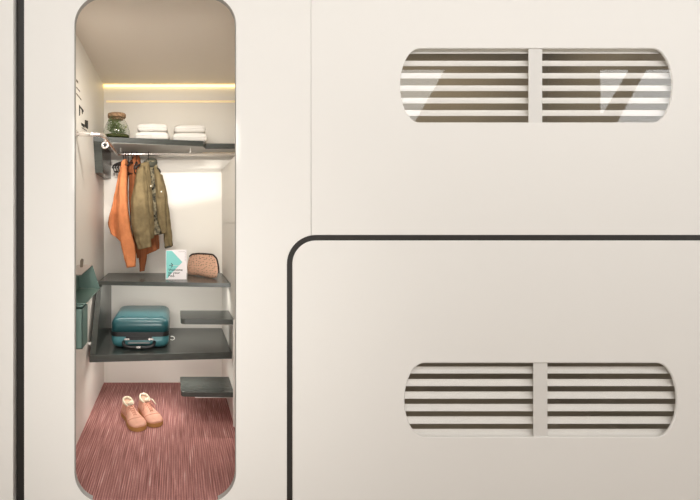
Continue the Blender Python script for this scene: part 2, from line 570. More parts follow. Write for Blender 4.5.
# ------------------------------------------------------------------ hanging rail
RZ, RY, RR = 1.795, 3.55, 0.0132
rail = thing('clothes_rail', 'bent chrome clothes rail running under the upper shelf', 'rail', (0, RY, RZ))
path = arc_path([(LW, 2.72, RZ), (-0.425, 2.745, RZ), (-0.440, RY, RZ), (RX, RY, RZ)], 0.05, 7)
part('rail_tube', tube(B(), path, RR, 14), M['chrome'], rail, True)
bm = B()
tube(bm, [(LW + 0.0005, 2.72, RZ), (LW + 0.006, 2.72, RZ)], 0.020, 18)
part('wall_flange', bm, M['chrome'], rail)
rc = Vector((-0.4345, 2.90, RZ - 0.036))
bm = B()
for k in range(20):
    a0, a1 = 2 * PI * k / 20, 2 * PI * (k + 1) / 20
ringp = [rc + Vector((0.017 * math.cos(2 * PI * k / 20), 0, 0.017 * math.sin(2 * PI * k / 20))) for k in range(21)]
tube(bm, ringp, 0.0075, 8, caps=False)
tube(bm, [rc + Vector((0, 0, 0.022)), rc + Vector((0, 0, 0.030))], 0.008, 8)
ring = part('hanging_ring', bm, M['chrome'], rail, True)
part('ring_plug', tube(B(), [rc + Vector((0, -0.002, 0)), rc + Vector((0, 0.004, 0))], 0.0098, 12), M['black'], ring)

# ------------------------------------------------------------------ shelf unit: two boards and the slanted side
su = thing('shelf_unit', 'dark grey two-tier shelf unit with slanted side, holding suitcase and pouch', 'shelf', (-0.1, BW, 0.4))
ZM0, ZM1 = 0.848, 0.876
sx0 = -0.553
part('upper_board', prism(B(), [(x, y, ZM0) for x, y in ((sx0 + 0.012, 3.285), (RW - 0.003, 3.175), (RW - 0.001, BW), (sx0 + 0.012, BW))], (0, 0, ZM1 - ZM0), 0.002), M['shelf'], su)
ZL0, ZL1 = 0.392, 0.436
part('lower_board', prism(B(), [(x, y, ZL0) for x, y in ((sx0, 3.015), (RW - 0.003, 3.095), (RW - 0.001, BW), (sx0, BW))], (0, 0, ZL1 - ZL0), 0.002), M['shelf'], su)
part('side_panel', prism(B(), [(sx0, y, z) for y, z in ((3.035, ZL1 + 0.0005), (BW, ZL1 + 0.0005), (BW, ZM0 - 0.0005), (3.30, ZM0 - 0.0005))], (0.036, 0, 0), 0.002), M['shelf'], su)
part('wall_spacer', tube(B(), [(LW, 3.10, 0.49), (sx0 + 0.002, 3.10, 0.49)], 0.011, 10), M['white'], su)

# ------------------------------------------------------------------ two steps on the right wall
for i, (z, lab) in enumerate(((0.672, 'dark grey wall step above the lower shelf, white plate under it'),
                              (0.212, 'dark grey wall step just above the carpet, lowest in the closet'))):
    st = thing('wall_step', lab, 'step', (RW, 3.14, z), 'climbing steps on the right closet wall')
    a, d = (0.028, 3.285), (RW - 0.001, 2.985)
    top = [a, (0.030, 3.03), (0.036, 3.006), (0.055, 2.996), d, (RW - 0.001, 3.285)]
    part('tread', prism(B(), [(x, y, z - 0.033) for x, y in top], (0, 0, 0.033), 0.003), M['shelf'], st)
    bm = box(B(), 0.17 if i == 0 else 0.12, RW - 0.0005, 2.999, 3.27, z - 0.0395, z - 0.0335)
    box(bm, RW - 0.0075, RW - 0.0005, 3.00, 3.27, z - 0.10, z - 0.040)
    part('support_plate', bm, M['white'], st)
tr = box(B(), RW - 0.008, RW - 0.0005, 2.972, 2.983, 0.0005, 0.672)
tag(obj('trim_4', tr, M['white']), kind='structure')

# ------------------------------------------------------------------ teal cubby and bin on the left wall
cb = thing('wall_cubby', 'teal sheet steel cubby on the left closet wall, open towards the room', 'shelf', (LW, 2.55, 0.9))
y0, y1 = 2.285, 2.785
part('top_panel', prism(B(), [(LW, y0, 1.033), (-0.458, y0, 1.033), (-0.492, y1, 1.033), (LW, y1, 1.033)], (0, 0, 0.004)),
     mat('lit_top_grey', (0.36, 0.30, 0.27), 0.35, 0.5), cb)  # grey in place of teal stands for light caught on the top
part('bottom_panel', prism(B(), [(LW, y0, 0.892), (-0.437, y0, 0.892), (-0.449, y1, 0.892), (LW, y1, 0.892)], (0, 0, 0.006)), M['teal'], cb)
part('end_panel', prism(B(), [(LW, y1, 0.8985), (-0.449, y1, 0.8985), (-0.492, y1, 1.0325), (LW, y1, 1.0325)], (0, 0.004, 0)), M['teal'], cb)
part('back_panel', box(B(), LW, LW + 0.003, y0, y1 - 0.0005, 0.8985, 1.0325), M['teal'], cb)
part('top_clip', prism(B(), [(-0.532, 2.62, 1.0375), (-0.517, 2.62, 1.0375), (-0.512, 2.62, 1.082), (-0.523, 2.62, 1.087), (-0.531, 2.62, 1.075)], (0, 0.006, 0), 0.001), mat('bronze_clip', (0.20, 0.16, 0.12), 0.4, 0.5), cb)
wb = thing('wall_bin', 'small teal steel bin hanging below the open teal cubby', 'bin', (LW, 2.34, 0.68))
bm = B()
bx0, bx1, by0, by1, bz0, bz1 = LW + 0.002, -0.451, 2.275, 2.412, 0.679, 0.872
box(bm, bx0, bx1, by0, by0 + 0.003, bz0, bz1)
box(bm, bx0, bx1, by1 - 0.003, by1, bz0, bz1)
box(bm, bx0, bx0 + 0.003, by0, by1, bz0, bz1 + 0.018)
box(bm, bx1 - 0.003, bx1, by0, by1, bz0, bz1)
box(bm, bx0, bx1, by0, by1, bz0, bz0 + 0.003)
part('bin_body', bm, M['teal'], wb)
bm = box(B(), bx0, bx1 + 0.002, by0 - 0.002, by1 + 0.002, bz1 + 0.010, bz1 + 0.0185)
part('bin_lid', bm, M['teal'], wb)

# ------------------------------------------------------------------ dark marks on the left wall
def wall_mark(name, polys, label):
    bm = B()
    for poly in polys:
        pts = []
        for (x, y) in poly:
            pts.append((LW, -LW * F / (VX - x), EYE + (VY - y) * (-LW) / (VX - x)))
        prism(bm, pts, (0.0012, 0, 0))
    return tag(obj(name, bm, M['faded' if name == 'wall_lettering' else 'ink']), label, 'sign', 'dark markings on the left closet wall')


def stroke(x0, y0, x1, y1, w):
    return [(x0, y0), (x1, y1), (x1, y1 + w), (x0, y0 + w)]


wall_mark('wall_lettering', [stroke(76.3, 79.2, 78, 81.4, 2.2)], 'short dark dash of lettering, topmost mark on the left closet wall')
wall_mark('wall_lettering', [stroke(76.4, 86.6, 77.6, 88.2, 1.5), stroke(78, 88.6, 79.8, 91, 1.3)], 'broken dark line of lettering, second mark from the top on the closet wall')
wall_mark('wall_lettering', [stroke(76.3, 92.8, 78.4, 95.6, 1.4), stroke(78.7, 95.9, 81.2, 99.3, 1.2)], 'longer dark line of lettering just above the open square pictogram')
wall_mark('wall_pictogram', [stroke(79, 104.6, 83.4, 110.3, 1.9), [(79, 104.6), (80.0, 105.9), (80.0, 115), (79, 116)],
                             [(81.8, 110), (82.8, 111.2), (82.6, 114.2), (81.8, 113.6)]], 'open angular dark pictogram above the solid black one')
wall_mark('wall_pictogram', [[(84.8, 120), (87.9, 120.8), (87.9, 129.2), (84.6, 126.8)], [(81.0, 122.6), (84.4, 124.6), (84.2, 128), (81.6, 125.4)],
                             stroke(81.8, 127.2, 86.6, 130.6, 0.7)], 'solid black pictogram on the closet wall above the chrome rail')

# ------------------------------------------------------------------ terrarium
TZ = ZU1
tc_ = (-0.428, 3.42, TZ)
tj = thing('terrarium', 'corked glass jar of green plants on the upper shelf', 'terrarium', tc_)
prof = [(0.070, 0.0), (0.090, 0.006), (0.097, 0.03), (0.094, 0.06), (0.083, 0.095), (0.068, 0.125), (0.056, 0.145), (0.053, 0.153)]
bm = B()
n = 32
outr = [(r, z) for r, z in prof]
rings = []
for r, z in outr + [(r - 0.002, z + (0.002 if i == 0 else 0)) for i, (r, z) in list(enumerate(prof))[::-1]]:
    rings.append([bm.verts.new((r * math.cos(2 * PI * k / n) + tc_[0], r * math.sin(2 * PI * k / n) + tc_[1], z + TZ)) for k in range(n)])
for i in range(len(rings) - 1):
    for k in range(n):
        bm.faces.new((rings[i][k], rings[i][(k + 1) % n], rings[i + 1][(k + 1) % n], rings[i + 1][k]))
bm.faces.new(rings[0][::-1]); bm.faces.new(rings[-1])
part('glass_jar', bm, M['jar'], tj, True)
cork = lathe(B(), [(0.046, 0.140), (0.049, 0.1535), (0.062, 0.154), (0.0655, 0.160), (0.0655, 0.178), (0.062, 0.184)], tc_, 26)
part('cork_lid', cork, mat('cork', (0.30, 0.19, 0.11), 0.85, 0.2, var=0.35, scale=70), tj)
soil = lathe(B(), [(0.065, 0.0035), (0.086, 0.009), (0.091, 0.028), (0.06, 0.036), (0.0, 0.04)][:4] + [(0.01, 0.040)], tc_, 20)
part('soil', soil, mat('mossy_soil', (0.09, 0.085, 0.035), 0.95, 0.1, col2=(0.05, 0.07, 0.02), scale=60), tj)
leafm = mat('leaf_green', (0.22, 0.29, 0.12), 0.55, 0.3, var=0.35, scale=30)
rnd = random.Random(3)
bm = B()
for k in range(30):
    a = rnd.uniform(0, 2 * PI)
    r0, hgt = rnd.uniform(0.004, 0.05), rnd.uniform(0.05, 0.135)
    b0 = Vector((tc_[0] + r0 * math.cos(a), tc_[1] + r0 * math.sin(a), TZ + 0.034))
    tip = b0 + Vector((0.028 * math.cos(a), 0.028 * math.sin(a), hgt))
    tip.x = tc_[0] + (tip.x - tc_[0]) * (1 - 2.2 * max(0, hgt - 0.06))
    tube(bm, [b0, (b0 + tip) / 2 + Vector((0.004, 0, 0)), tip], [0.002, 0.0015, 0.001], 5)
    for j in range(9):
        t = 0.2 + 0.8 * j / 8
        p = b0.lerp(tip, t)
        aa = j * 2.4 + rnd.uniform(-0.5, 0.5)
        L = rnd.uniform(0.022, 0.036) * (1.1 - 0.35 * t)
        d = Vector((math.cos(aa), math.sin(aa), rnd.uniform(0.0, 0.6))).normalized() * L
        w = Vector((-math.sin(aa), math.cos(aa), 0)) * L * 0.33
        up_ = Vector((0, 0, 0.0025))
        v = [bm.verts.new(q) for q in (p, p + d * 0.45 + w - up_, p + d, p + d * 0.45 - w - up_, p + d * 0.5 + up_)]
        for tri in ((0, 1, 4), (1, 2, 4), (2, 3, 4), (3, 0, 4), (0, 3, 2, 1)):
            bm.faces.new([v[q] for q in tri])
part('foliage', bm, leafm, tj)
fl = mat('white_petal', (0.82, 0.80, 0.72), 0.6, 0.2)
for fx, fz in ((-0.004, 0.056), (0.021, 0.052)):
    bm = B()
    c0 = Vector((tc_[0] + fx, tc_[1] - 0.068, TZ + fz))
    for k in range(5):
        a = 2 * PI * k / 5
        lathe(bm, [(0.001, -0.003), (0.0042, 0), (0.001, 0.003)], c0 + Vector((0.0045 * math.cos(a), 0, 0.0045 * math.sin(a))), 8)
    tube(bm, [c0, c0 + Vector((0, 0.012, -0.022))], 0.001, 5)
    part('flower', bm, fl, tj)

# ------------------------------------------------------------------ folded towels
def towel(x0, x1, y0, y1, z0, z1, label, seed):
    bm = B()
    box(bm, x0, x1, y0, y1, z0, z1, min(0.4 * (z1 - z0), 0.022), 5)
    bmesh.ops.subdivide_edges(bm, edges=[e for e in bm.edges if e.calc_length() > 0.06], cuts=6, use_grid_fill=True)
    for v in bm.verts:
        q = v.co
        nz = mnoise.noise(Vector((q.x * 14 + seed, q.y * 9, q.z * 20)))
        tz = (q.z - z0) / (z1 - z0)
        ex = min(q.x - x0, x1 - q.x) / (x1 - x0)
        q.z += (0.004 * nz - 0.008 * max(0, 0.16 - ex) / 0.16) * tz
        q.x += 0.003 * nz
        q.y += 0.003 * mnoise.noise(Vector((q.x * 12, seed, q.z * 30)))
    o = thing('folded_towel', label, 'towel', ((x0 + x1) / 2, (y0 + y1) / 2, z0), 'white folded towels on the upper shelf')
    part('towel_body', bm, M['towel'], o, True)
    # the folded leaves show as a groove line along the front
    g_ = box(B(), x0 + 0.012, x1 - 0.014, y0 - 0.0035, y0 + 0.02, z0 + (z1 - z0) * 0.42, z0 + (z1 - z0) * 0.60, 0.004)
    part('fold_edge', g_, M['towel'], o, True)


towel(-0.300, -0.050, 3.42, 3.72, ZU1, ZU1 + 0.058, 'lower white towel of the stack beside the glass jar', 1)
towel(-0.285, -0.062, 3.43, 3.71, ZU1 + 0.063, ZU1 + 0.118, 'upper white towel of the stack beside the glass jar, puffed top', 5)
towel(-0.026, 0.232, 3.50, 3.76, ZU1, ZU1 + 0.064, 'lower white towel of the stack farther from the jar', 9)
towel(-0.014, 0.222, 3.51, 3.75, ZU1 + 0.069, ZU1 + 0.126, 'upper white towel of the stack farther from the jar', 13)

# ------------------------------------------------------------------ hangers
def hanger(x, yaw, label, half=0.195, name='clothes_hanger'):
    o = thing(name, label, 'hanger', (x, RY, RZ), 'black hangers on the chrome rail')
    o.rotation_euler = (0, 0, yaw)
    R_ = RR + 0.0035
    hk = []
    for k in range(13):
        a = math.radians(-40 + 220 * k / 12)
        hk.append((0, R_ * math.cos(a), R_ * math.sin(a)))
    hk = [Vector(q) for q in hk][::-1]
    # the hook wraps over the rail, which runs along x: undo the yaw for the hook only
    Rm = Matrix.Rotation(-yaw, 3, 'Z')
    hk = [Rm @ q for q in hk][::-1]
    tail = [Rm @ Vector((0, -R_, -0.010)), Vector((0, 0, -0.036)), Vector((0, 0, -0.062))]
    bm = B()
    tube(bm, hk + tail, 0.0028, 7)
    obj('hook', bm, M['black'], o, True)
    bm = B()
    pts_, rs_ = [], []
    for k in range(-10, 11):
        t = k / 10
        pts_.append((0, half * t, -0.062 - 0.050 * abs(t) ** 1.35 - (0.012 * (abs(t) - 0.9) * 10 if abs(t) > 0.9 else 0)))
        rs_.append(0.0055)
    tube(bm, pts_, rs_, 8, flat=1.5)
    obj('shoulder_bar', bm, M['black'], o, True)
    bm = B()
    tube(bm, arc_path([(0, -half * 0.93, -0.112), (0, -half * 0.86, -0.148), (0, half * 0.86, -0.148), (0, half * 0.93, -0.112)], 0.03, 5), 0.004, 7)
    obj('trouser_bar', bm, M['black'], o, True)
    return o


HX = {'e1': -0.394, 'e2': -0.376, 'e3': -0.358, 'o': -0.330, 'r': -0.294, 'g': -0.206}
hanger(HX['e1'], -0.30, 'empty black hanger nearest the end block of the upper shelf')
hanger(HX['e2'], -0.30, 'empty black hanger in the middle of the three bare ones')
hanger(HX['e3'], -0.30, 'empty black hanger right beside the orange shirt')
hanger(HX['o'], -0.22, 'black hanger carrying the bright orange shirt', 0.13)
hanger(HX['r'], -0.12, 'black hanger carrying the rust shirt', 0.10)
hanger(HX['g'], math.radians(-32), 'black hanger carrying the olive jacket', 0.16)

# ------------------------------------------------------------------ garments
def loft(bm, rings, Y, ry, seed=0, amp=0.05, n=40, sub=6, folds=5, close_top=True, close_bot=True, sq=0.8):
    """rings: (xl, yl, xr, yr) pixel spans top to bottom; Y depth (or list); ry half depth (or list)"""
    m = len(rings)
    Ys = Y if isinstance(Y, (list, tuple)) else [Y] * m
    rys = ry if isinstance(ry, (list, tuple)) else [ry] * m
    data = []
    for i in range(m):
        xl, yl_, xr, yr_ = rings[i]
        data.append((P(xl, yl_, Ys[i]), P(xr, yr_, Ys[i]), rys[i]))
    fine = []
    for i in range(m - 1):
        for j in range(sub):
            t = j / sub
            def cr(f):
                p0, p1, p2, p3 = f(data[max(i - 1, 0)]), f(data[i]), f(data[i + 1]), f(data[min(i + 2, m - 1)])
                return 0.5 * (2 * p1 + (p2 - p0) * t + (2 * p0 - 5 * p1 + 4 * p2 - p3) * t * t + (3 * p1 - p0 - 3 * p2 + p3) * t ** 3)
            fine.append((cr(lambda d: d[0]), cr(lambda d: d[1]), cr(lambda d: d[2])))
    fine.append(data[-1])
    vs = []
    for i, (a, b, r) in enumerate(fine):
        c, h = (a + b) / 2, (b - a) / 2
        t = i / (len(fine) - 1)
        row = []
        for k in range(n):
            th = 2 * PI * k / n
            cx, cy = math.cos(th), math.sin(th)
            cx = math.copysign(abs(cx) ** sq, cx)
            cy = math.copysign(abs(cy) ** sq, cy)
            f = 1 + amp * (0.35 + t) * (math.sin(folds * th + seed + 2.2 * t) + 0.6 * math.sin((folds + 3) * th - seed * 1.7 - 3 * t))
            q = c + h * cx * (1 + 0.25 * (f - 1)) + Vector((0, r * cy * f, 0))
            w_ = mnoise.noise(Vector((q.x * 22 + seed, q.y * 12, q.z * 11)))
            w2_ = mnoise.noise(Vector((q.x * 9 + seed * 3, q.y * 9, q.z * 30)))
            cr_ = abs(mnoise.noise(Vector((q.x * 30 + seed * 5, q.y * 20, q.z * 6 + q.x * 9)))) + 0.7 * abs(mnoise.noise(Vector((q.x * 12 - q.z * 16 + seed, q.y * 14, q.z * 14))))
            q += Vector((0.35 * cx, cy, 0)) * (0.006 * w_ + 0.005 * w2_ - 0.020 * cr_ * min(1, 4 * t + 0.2) + 0.005)
            row.append(bm.verts.new(q))
        vs.append(row)
    for i in range(len(vs) - 1):
        for k in range(n):
            bm.faces.new((vs[i][k], vs[i][(k + 1) % n], vs[i + 1][(k + 1) % n], vs[i + 1][k]))
    if close_top: bm.faces.new(vs[0])
    if close_bot: bm.faces.new(vs[-1][::-1])
    return bm


M['orange'] = mat('orange_cloth', (0.56, 0.205, 0.085), 0.85, 0.15, var=0.10, scale=20, bump=0.25, bscale=300)
M['rust'] = mat('rust_cloth', (0.33, 0.115, 0.048), 0.85, 0.15, var=0.12, scale=20, bump=0.25, bscale=300)
M['olive'] = mat('olive_cloth', (0.192, 0.145, 0.076), 0.85, 0.15, var=0.16, scale=26, bump=0.3, bscale=260)
M['lining'] = mat('dark_print_lining', (0.26, 0.22, 0.14), 0.85, 0.15, col2=(0.010, 0.011, 0.010), scale=44)
M['collar'] = mat('charcoal_collar', (0.075, 0.075, 0.058), 0.85, 0.15)

og = thing('orange_shirt', 'bright orange shirt hanging edge-on, farthest from the olive jacket', 'shirt', (HX['o'], RY, 1.15), 'clothes on hangers')
part('shirt_body', loft(B(), [(124.5, 161, 127.5, 160.5), (121.5, 166, 128, 164), (117.5, 185, 127, 185), (113, 205, 127.5, 206), (108.5, 222, 130, 228), (111.5, 231.5, 132, 247)],
                        3.55, [0.10, 0.15, 0.17, 0.175, 0.18, 0.18], 1.0, 0.09, folds=6), M['orange'], og, True)
part('sleeve', loft(B(), [(121.5, 168, 127, 166), (118.5, 185, 127.5, 185), (117, 205, 128, 205), (118.5, 228, 131, 228), (121.5, 248, 135.5, 247), (126.5, 267.5, 136, 266.5)],
                    [3.42, 3.385, 3.375, 3.37, 3.37, 3.37], [0.05, 0.06, 0.06, 0.055, 0.05, 0.042], 2.6, 0.07, folds=4), M['orange'], og, True)
part('sleeve', loft(B(), [(122, 175, 127, 175), (119, 205, 128, 205), (120, 225, 130, 226), (123, 243, 130, 242)], 3.705, [0.03, 0.045, 0.045, 0.04], 4.0, 0.06, folds=4), M['orange'], og, True)

rg = thing('rust_shirt', 'rust brown shirt hanging half hidden behind the olive jacket', 'shirt', (HX['r'], RY, 1.13), 'clothes on hangers')
part('shirt_body', loft(B(), [(132.5, 159, 138.5, 157.5), (129, 165, 141, 163), (128.8, 185, 144, 184), (129.5, 205, 150, 203), (132, 225, 157, 222), (134, 243, 158.5, 236), (137.5, 258, 159, 249)],
                        3.645, [0.06, 0.085, 0.09, 0.09, 0.09, 0.09, 0.09], 5.0, 0.08, folds=6), M['rust'], rg, True)
part('sleeve', loft(B(), [(131, 187, 137, 187), (132, 215, 142, 215), (135, 240, 147, 240), (138, 257, 147, 256), (139.5, 271.5, 144.8, 270.5)],
                    [3.58, 3.57, 3.56, 3.55, 3.55], [0.02, 0.027, 0.035, 0.034, 0.032], 1.5, 0.06, folds=4), M['rust'], rg, True)
part('collar', loft(B(), [(132, 157.4, 139.5, 155.4), (131.5, 162, 140.5, 160)], 3.63, [0.035, 0.05], 0.5, 0.03, n=24, close_top=False), M['rust'], rg, True)

jk = thing('olive_jacket', 'olive green jacket hanging open over a dark printed lining, nearest the card', 'jacket', (HX['g'], RY, 1.1), 'clothes on hangers')
part('lining', loft(B(), [(145, 161, 155.5, 161), (144, 175, 160, 174), (145, 200, 162, 200), (147, 222, 163, 220), (150, 236, 162, 234)],
                    3.52, [0.025, 0.03, 0.03, 0.03, 0.03], 3.0, 0.04), M['lining'], jk, True)
part('front_panel', loft(B(), [(139.5, 164.5, 149, 162), (138.5, 172, 150.5, 171), (139, 190, 152, 190), (141, 210, 153.5, 210), (143, 230, 154.5, 229), (145.5, 241, 154, 238)],
                         [3.50, 3.49, 3.48, 3.47, 3.47, 3.47], [0.05, 0.07, 0.07, 0.07, 0.065, 0.06], 0.7, 0.07, folds=5), M['olive'], jk, True)
part('front_panel', loft(B(), [(152.5, 164, 156, 165), (154, 172, 161, 175), (155, 188, 164.5, 188), (156, 205, 166, 205), (158, 222, 166.5, 221), (162, 234, 167, 232)],
                         [3.53, 3.52, 3.51, 3.51, 3.51, 3.51], [0.025, 0.045, 0.05, 0.05, 0.045, 0.04], 2.4, 0.05, folds=4), M['olive'], jk, True)
part('sleeve', loft(B(), [(137, 170, 145, 166), (134, 184, 147.5, 182), (130.8, 203, 148.5, 203), (131, 222, 150, 222), (133.6, 237, 151, 236), (138, 249.5, 151.8, 246.5)],
                    [3.45, 3.41, 3.385, 3.375, 3.37, 3.37], [0.045, 0.058, 0.06, 0.058, 0.052, 0.045], 1.2, 0.06, folds=4), M['olive'], jk, True)
part('sleeve', loft(B(), [(158, 174, 162.5, 175), (160, 186, 166, 187), (162, 205, 168.5, 205), (163, 225, 171, 224), (164, 247.5, 173, 245.5)],
                    [3.59, 3.575, 3.565, 3.56, 3.56], [0.03, 0.042, 0.045, 0.045, 0.04], 3.4, 0.05, folds=4), M['olive'], jk, True)
part('cuff_lining', loft(B(), [(164.6, 246.6, 172.4, 244.8), (165, 248.4, 172.4, 246.6)], 3.56, 0.034, 0, 0.0, n=24, sub=2), M['collar'], jk, True)
bm = B()
ctr = P(150.5, 165, 3.535)
ring_ = []
for k in range(17):
    a = math.radians(-210 + 330 * k / 16) + 0.35
    ring_.append(ctr + Vector((0.040 * math.cos(a), 0.048 * math.sin(a), 0.018 + 0.022 * math.sin(a))))
tube(bm, ring_, [0.009] + [0.013] * 15 + [0.009], 9, flat=1.7)
part('collar', bm, M['collar'], jk, True)
bm = B()
prism(bm, [P(158.2, 192, 3.452), P(164.2, 190.5, 3.462), P(164.6, 196.5, 3.462), P(161.6, 198.2, 3.455), P(158.6, 197, 3.452)], (0, 0.010, 0), 0.002)
part('pocket_flap', bm, M['olive'], jk)
bt = mat('pale_button', (0.75, 0.70, 0.58), 0.35, 0.5)
for bx_, by_, yy in ((161.4, 191.6, 3.4465), (150.9, 186, 3.412)):
    c0 = P(bx_, by_, yy)
    part('button', tube(B(), [c0, c0 + Vector((0, 0.006, 0))], 0.0048, 10), bt, jk)

# ------------------------------------------------------------------ card on the middle shelf
cy_ = 3.375
c0, c1 = P(165.6, 279.4, cy_), P(186.6, 250, cy_)
zb, zt = ZM1 + 0.0003, c1.z
cd = thing('welcome_card', 'white upright card with a teal arrow and dark lettering, beside the dotted pouch', 'card', ((c0.x + c1.x) / 2, cy_, zb))
tilt = 0.035
paper = mat('card_paper', (0.84, 0.79, 0.80), 0.6, 0.2)
part('card_face', prism(B(), [(c0.x, cy_, zb), (c1.x, cy_, zb), (c1.x, cy_ + tilt * 0.7, zt), (c0.x, cy_ + tilt * 0.7, zt)], (0, 0.0022, 0)), paper, cd)
part('card_stand', prism(B(), [(c0.x + 0.045, cy_ + 0.012, zb + 0.10), (c0.x + 0.045, cy_ + 0.070, zb), (c0.x + 0.045, cy_ + 0.067, zb), (c0.x + 0.045, cy_ + 0.009, zb + 0.10)], (0.05, 0, 0)), paper, cd)
cw, chh = c1.x - c0.x, zt - zb


def cpt(u, v, off=0.0008):
    """u, v in 0..1 across and up the card"""
    return Vector((c0.x + cw * u, cy_ + tilt * 0.7 * v - off, zb + chh * v))


tealp = mat('teal_print', (0.23, 0.59, 0.57), 0.6, 0.2)
part('teal_arrow', prism(B(), [cpt(0.03, 0.03), cpt(0.03, 0.965), cpt(0.30, 0.965), cpt(0.80, 0.585), cpt(0.17, 0.12), cpt(0.10, 0.03)], (0, 0.0006, 0)), tealp, cd)
bm = B()
for poly in ([(0.17, 0.466), (0.33, 0.466), (0.33, 0.484), (0.17, 0.484)], [(0.245, 0.55), (0.285, 0.55), (0.365, 0.475), (0.285, 0.40), (0.245, 0.40), (0.32, 0.475)]):
    prism(bm, [cpt(u, v, 0.0012) for u, v in poly], (0, 0.0005, 0))
part('arrow_symbol', bm, M['ink'], cd)


def lettering(text, u, v, hgt, width, root):
    cu = bpy.data.curves.new('tmp', 'FONT')
    cu.body = text
    cu.size = 1.0
    cu.extrude = 0.004
    cu.offset = 0.012
    o = bpy.data.objects.new('tmp', cu)
    C.objects.link(o)
    dg = bpy.context.evaluated_depsgraph_get()
    me = bpy.data.meshes.new_from_object(o.evaluated_get(dg))
    bpy.data.objects.remove(o)
    xs_ = [q.co.x for q in me.vertices]
    sx = width * cw / (max(xs_) - min(xs_))
    org = cpt(u, v, 0.0012)
    al = math.atan2(tilt * 0.7, chh)
    me.transform(Matrix.Translation(org - root.location) @ Matrix.Rotation(PI / 2 - al, 4, 'X') @ Matrix.Diagonal((sx, hgt * chh, 0.1, 1)) @ Matrix.Translation((-min(xs_), 0, 0)))
    me.materials.clear()
    return link('lettering', me, M['ink'], root)


lettering('Welcome', 0.13, 0.285, 0.115, 0.68, cd)
lettering('to your', 0.13, 0.185, 0.115, 0.56, cd)
lettering('Pod.', 0.13, 0.085, 0.115, 0.31, cd)
bm = B()
for k in range(6):
    prism(bm, [cpt(0.62 + 0.055 * k, 0.925, 0.001), cpt(0.655 + 0.055 * k, 0.925, 0.001), cpt(0.655 + 0.055 * k, 0.94, 0.001), cpt(0.62 + 0.055 * k, 0.94, 0.001)], (0, 0.0004, 0))
for k in range(7):
    prism(bm, [cpt(0.925, 0.62 + 0.045 * k, 0.001), cpt(0.945, 0.62 + 0.045 * k, 0.001), cpt(0.945, 0.65 + 0.045 * k, 0.001), cpt(0.925, 0.65 + 0.045 * k, 0.001)], (0, 0.0004, 0))
part('fine_print', bm, mat('grey_ink', (0.25, 0.23, 0.24), 0.6, 0.2), cd)

# ------------------------------------------------------------------ dotted pouch
py_ = 3.53
pz = ZM1
pc = thing('cosmetic_pouch', 'peach pouch with black dots and dark zip on the middle shelf', 'pouch', (P(203, 279, py_).x, py_, pz))
dot = bpy.data.materials.new('dotted_peach')
dot.use_nodes = True
nt = dot.node_tree
b_ = nt.nodes['Principled BSDF']
b_.inputs['Roughness'].default_value = 0.6
tc = nt.nodes.new('ShaderNodeTexCoord')
vo = nt.nodes.new('ShaderNodeTexVoronoi')
vo.voronoi_dimensions = '2D'
sx_ = nt.nodes.new('ShaderNodeSeparateXYZ')
cb_ = nt.nodes.new('ShaderNodeCombineXYZ')
nt.links.new(tc.outputs['Object'], sx_.inputs[0])
nt.links.new(sx_.outputs['X'], cb_.inputs['X'])
nt.links.new(sx_.outputs['Z'], cb_.inputs['Y'])
vo.inputs['Scale'].default_value = 56
vo.inputs['Randomness'].default_value = 0.7
nt.links.new(cb_.outputs[0], vo.inputs['Vector'])
rp = nt.nodes.new('ShaderNodeValToRGB')
rp.color_ramp.interpolation = 'CONSTANT'
rp.color_ramp.elements[0].color = (0.03, 0.02, 0.015, 1)
rp.color_ramp.elements[1].position = 0.16
rp.color_ramp.elements[1].color = (0.76, 0.46, 0.32, 1)
nt.links.new(vo.outputs['Distance'], rp.inputs[0])
nt.links.new(rp.outputs[0], b_.inputs['Base Color'])
# outline of the pouch front (pixels at its depth), swelled into a cushion; the base bulges forward
outl = [(187.8, 274.5), (187.2, 267), (188.4, 259), (191.4, 254.6), (198, 254.0), (206, 254.3), (213.4, 254.9), (216.6, 258.8), (218.0, 266), (218.4, 272), (216.8, 277.4), (211, 278.8), (206, 277.2), (199, 275.6), (191, 274.9)]
NU, NV = 26, 16
bm = B()
cx_, cz_ = 203.0, 266.0


def pouch_ring(th):
    """outline point at angle th (ray from the centre)"""
    dx, dy = math.cos(th), -math.sin(th)
    best = None
    for i in range(len(outl)):
        (x1, y1), (x2, y2) = outl[i], outl[(i + 1) % len(outl)]
        den = dx * (y2 - y1) - dy * (x2 - x1)
        if abs(den) < 1e-9: continue
        t = ((x1 - cx_) * (y2 - y1) - (y1 - cz_) * (x2 - x1)) / den
        u = ((x1 - cx_) * dy - (y1 - cz_) * dx) / den
        if t > 0 and -1e-6 <= u <= 1 + 1e-6:
            best = t
    return best


rows = []
for j in range(NV + 1):
    ph = PI * j / NV
    rr_, yo = math.sin(ph) ** 0.8, -math.cos(ph)
    row = []
    for k in range(36):
        th = 2 * PI * k / 36
        rad = pouch_ring(th) * rr_
        px_, py2 = cx_ + rad * math.cos(th), cz_ - rad * math.sin(th)
        q = P(px_, py2, py_ - 0.0095 * (px_ - cx_))
        low_ = (278 - py2) / 24.0
        q.y += yo * (0.055 * max(0.2, 1.0 - 0.78 * low_))
        q.z = max(q.z, pz + 0.0005)
        row.append(bm.verts.new(q))
    rows.append(row)
for j in range(NV):
    for k in range(36):
        bm.faces.new((rows[j][k], rows[j][(k + 1) % 36], rows[j + 1][(k + 1) % 36], rows[j + 1][k]))
bmesh.ops.remove_doubles(bm, verts=bm.verts[:], dist=0.0004)
part('pouch_body', bm, dot, pc, True)
zp = [P(x, y, py_ - 0.004 - 0.0095 * (x - cx_)) for x, y in ((189.6, 256.4), (192, 254.2), (198, 253.5), (206, 253.8), (213, 254.5), (216.8, 258.6), (218.4, 266), (218.8, 271))]
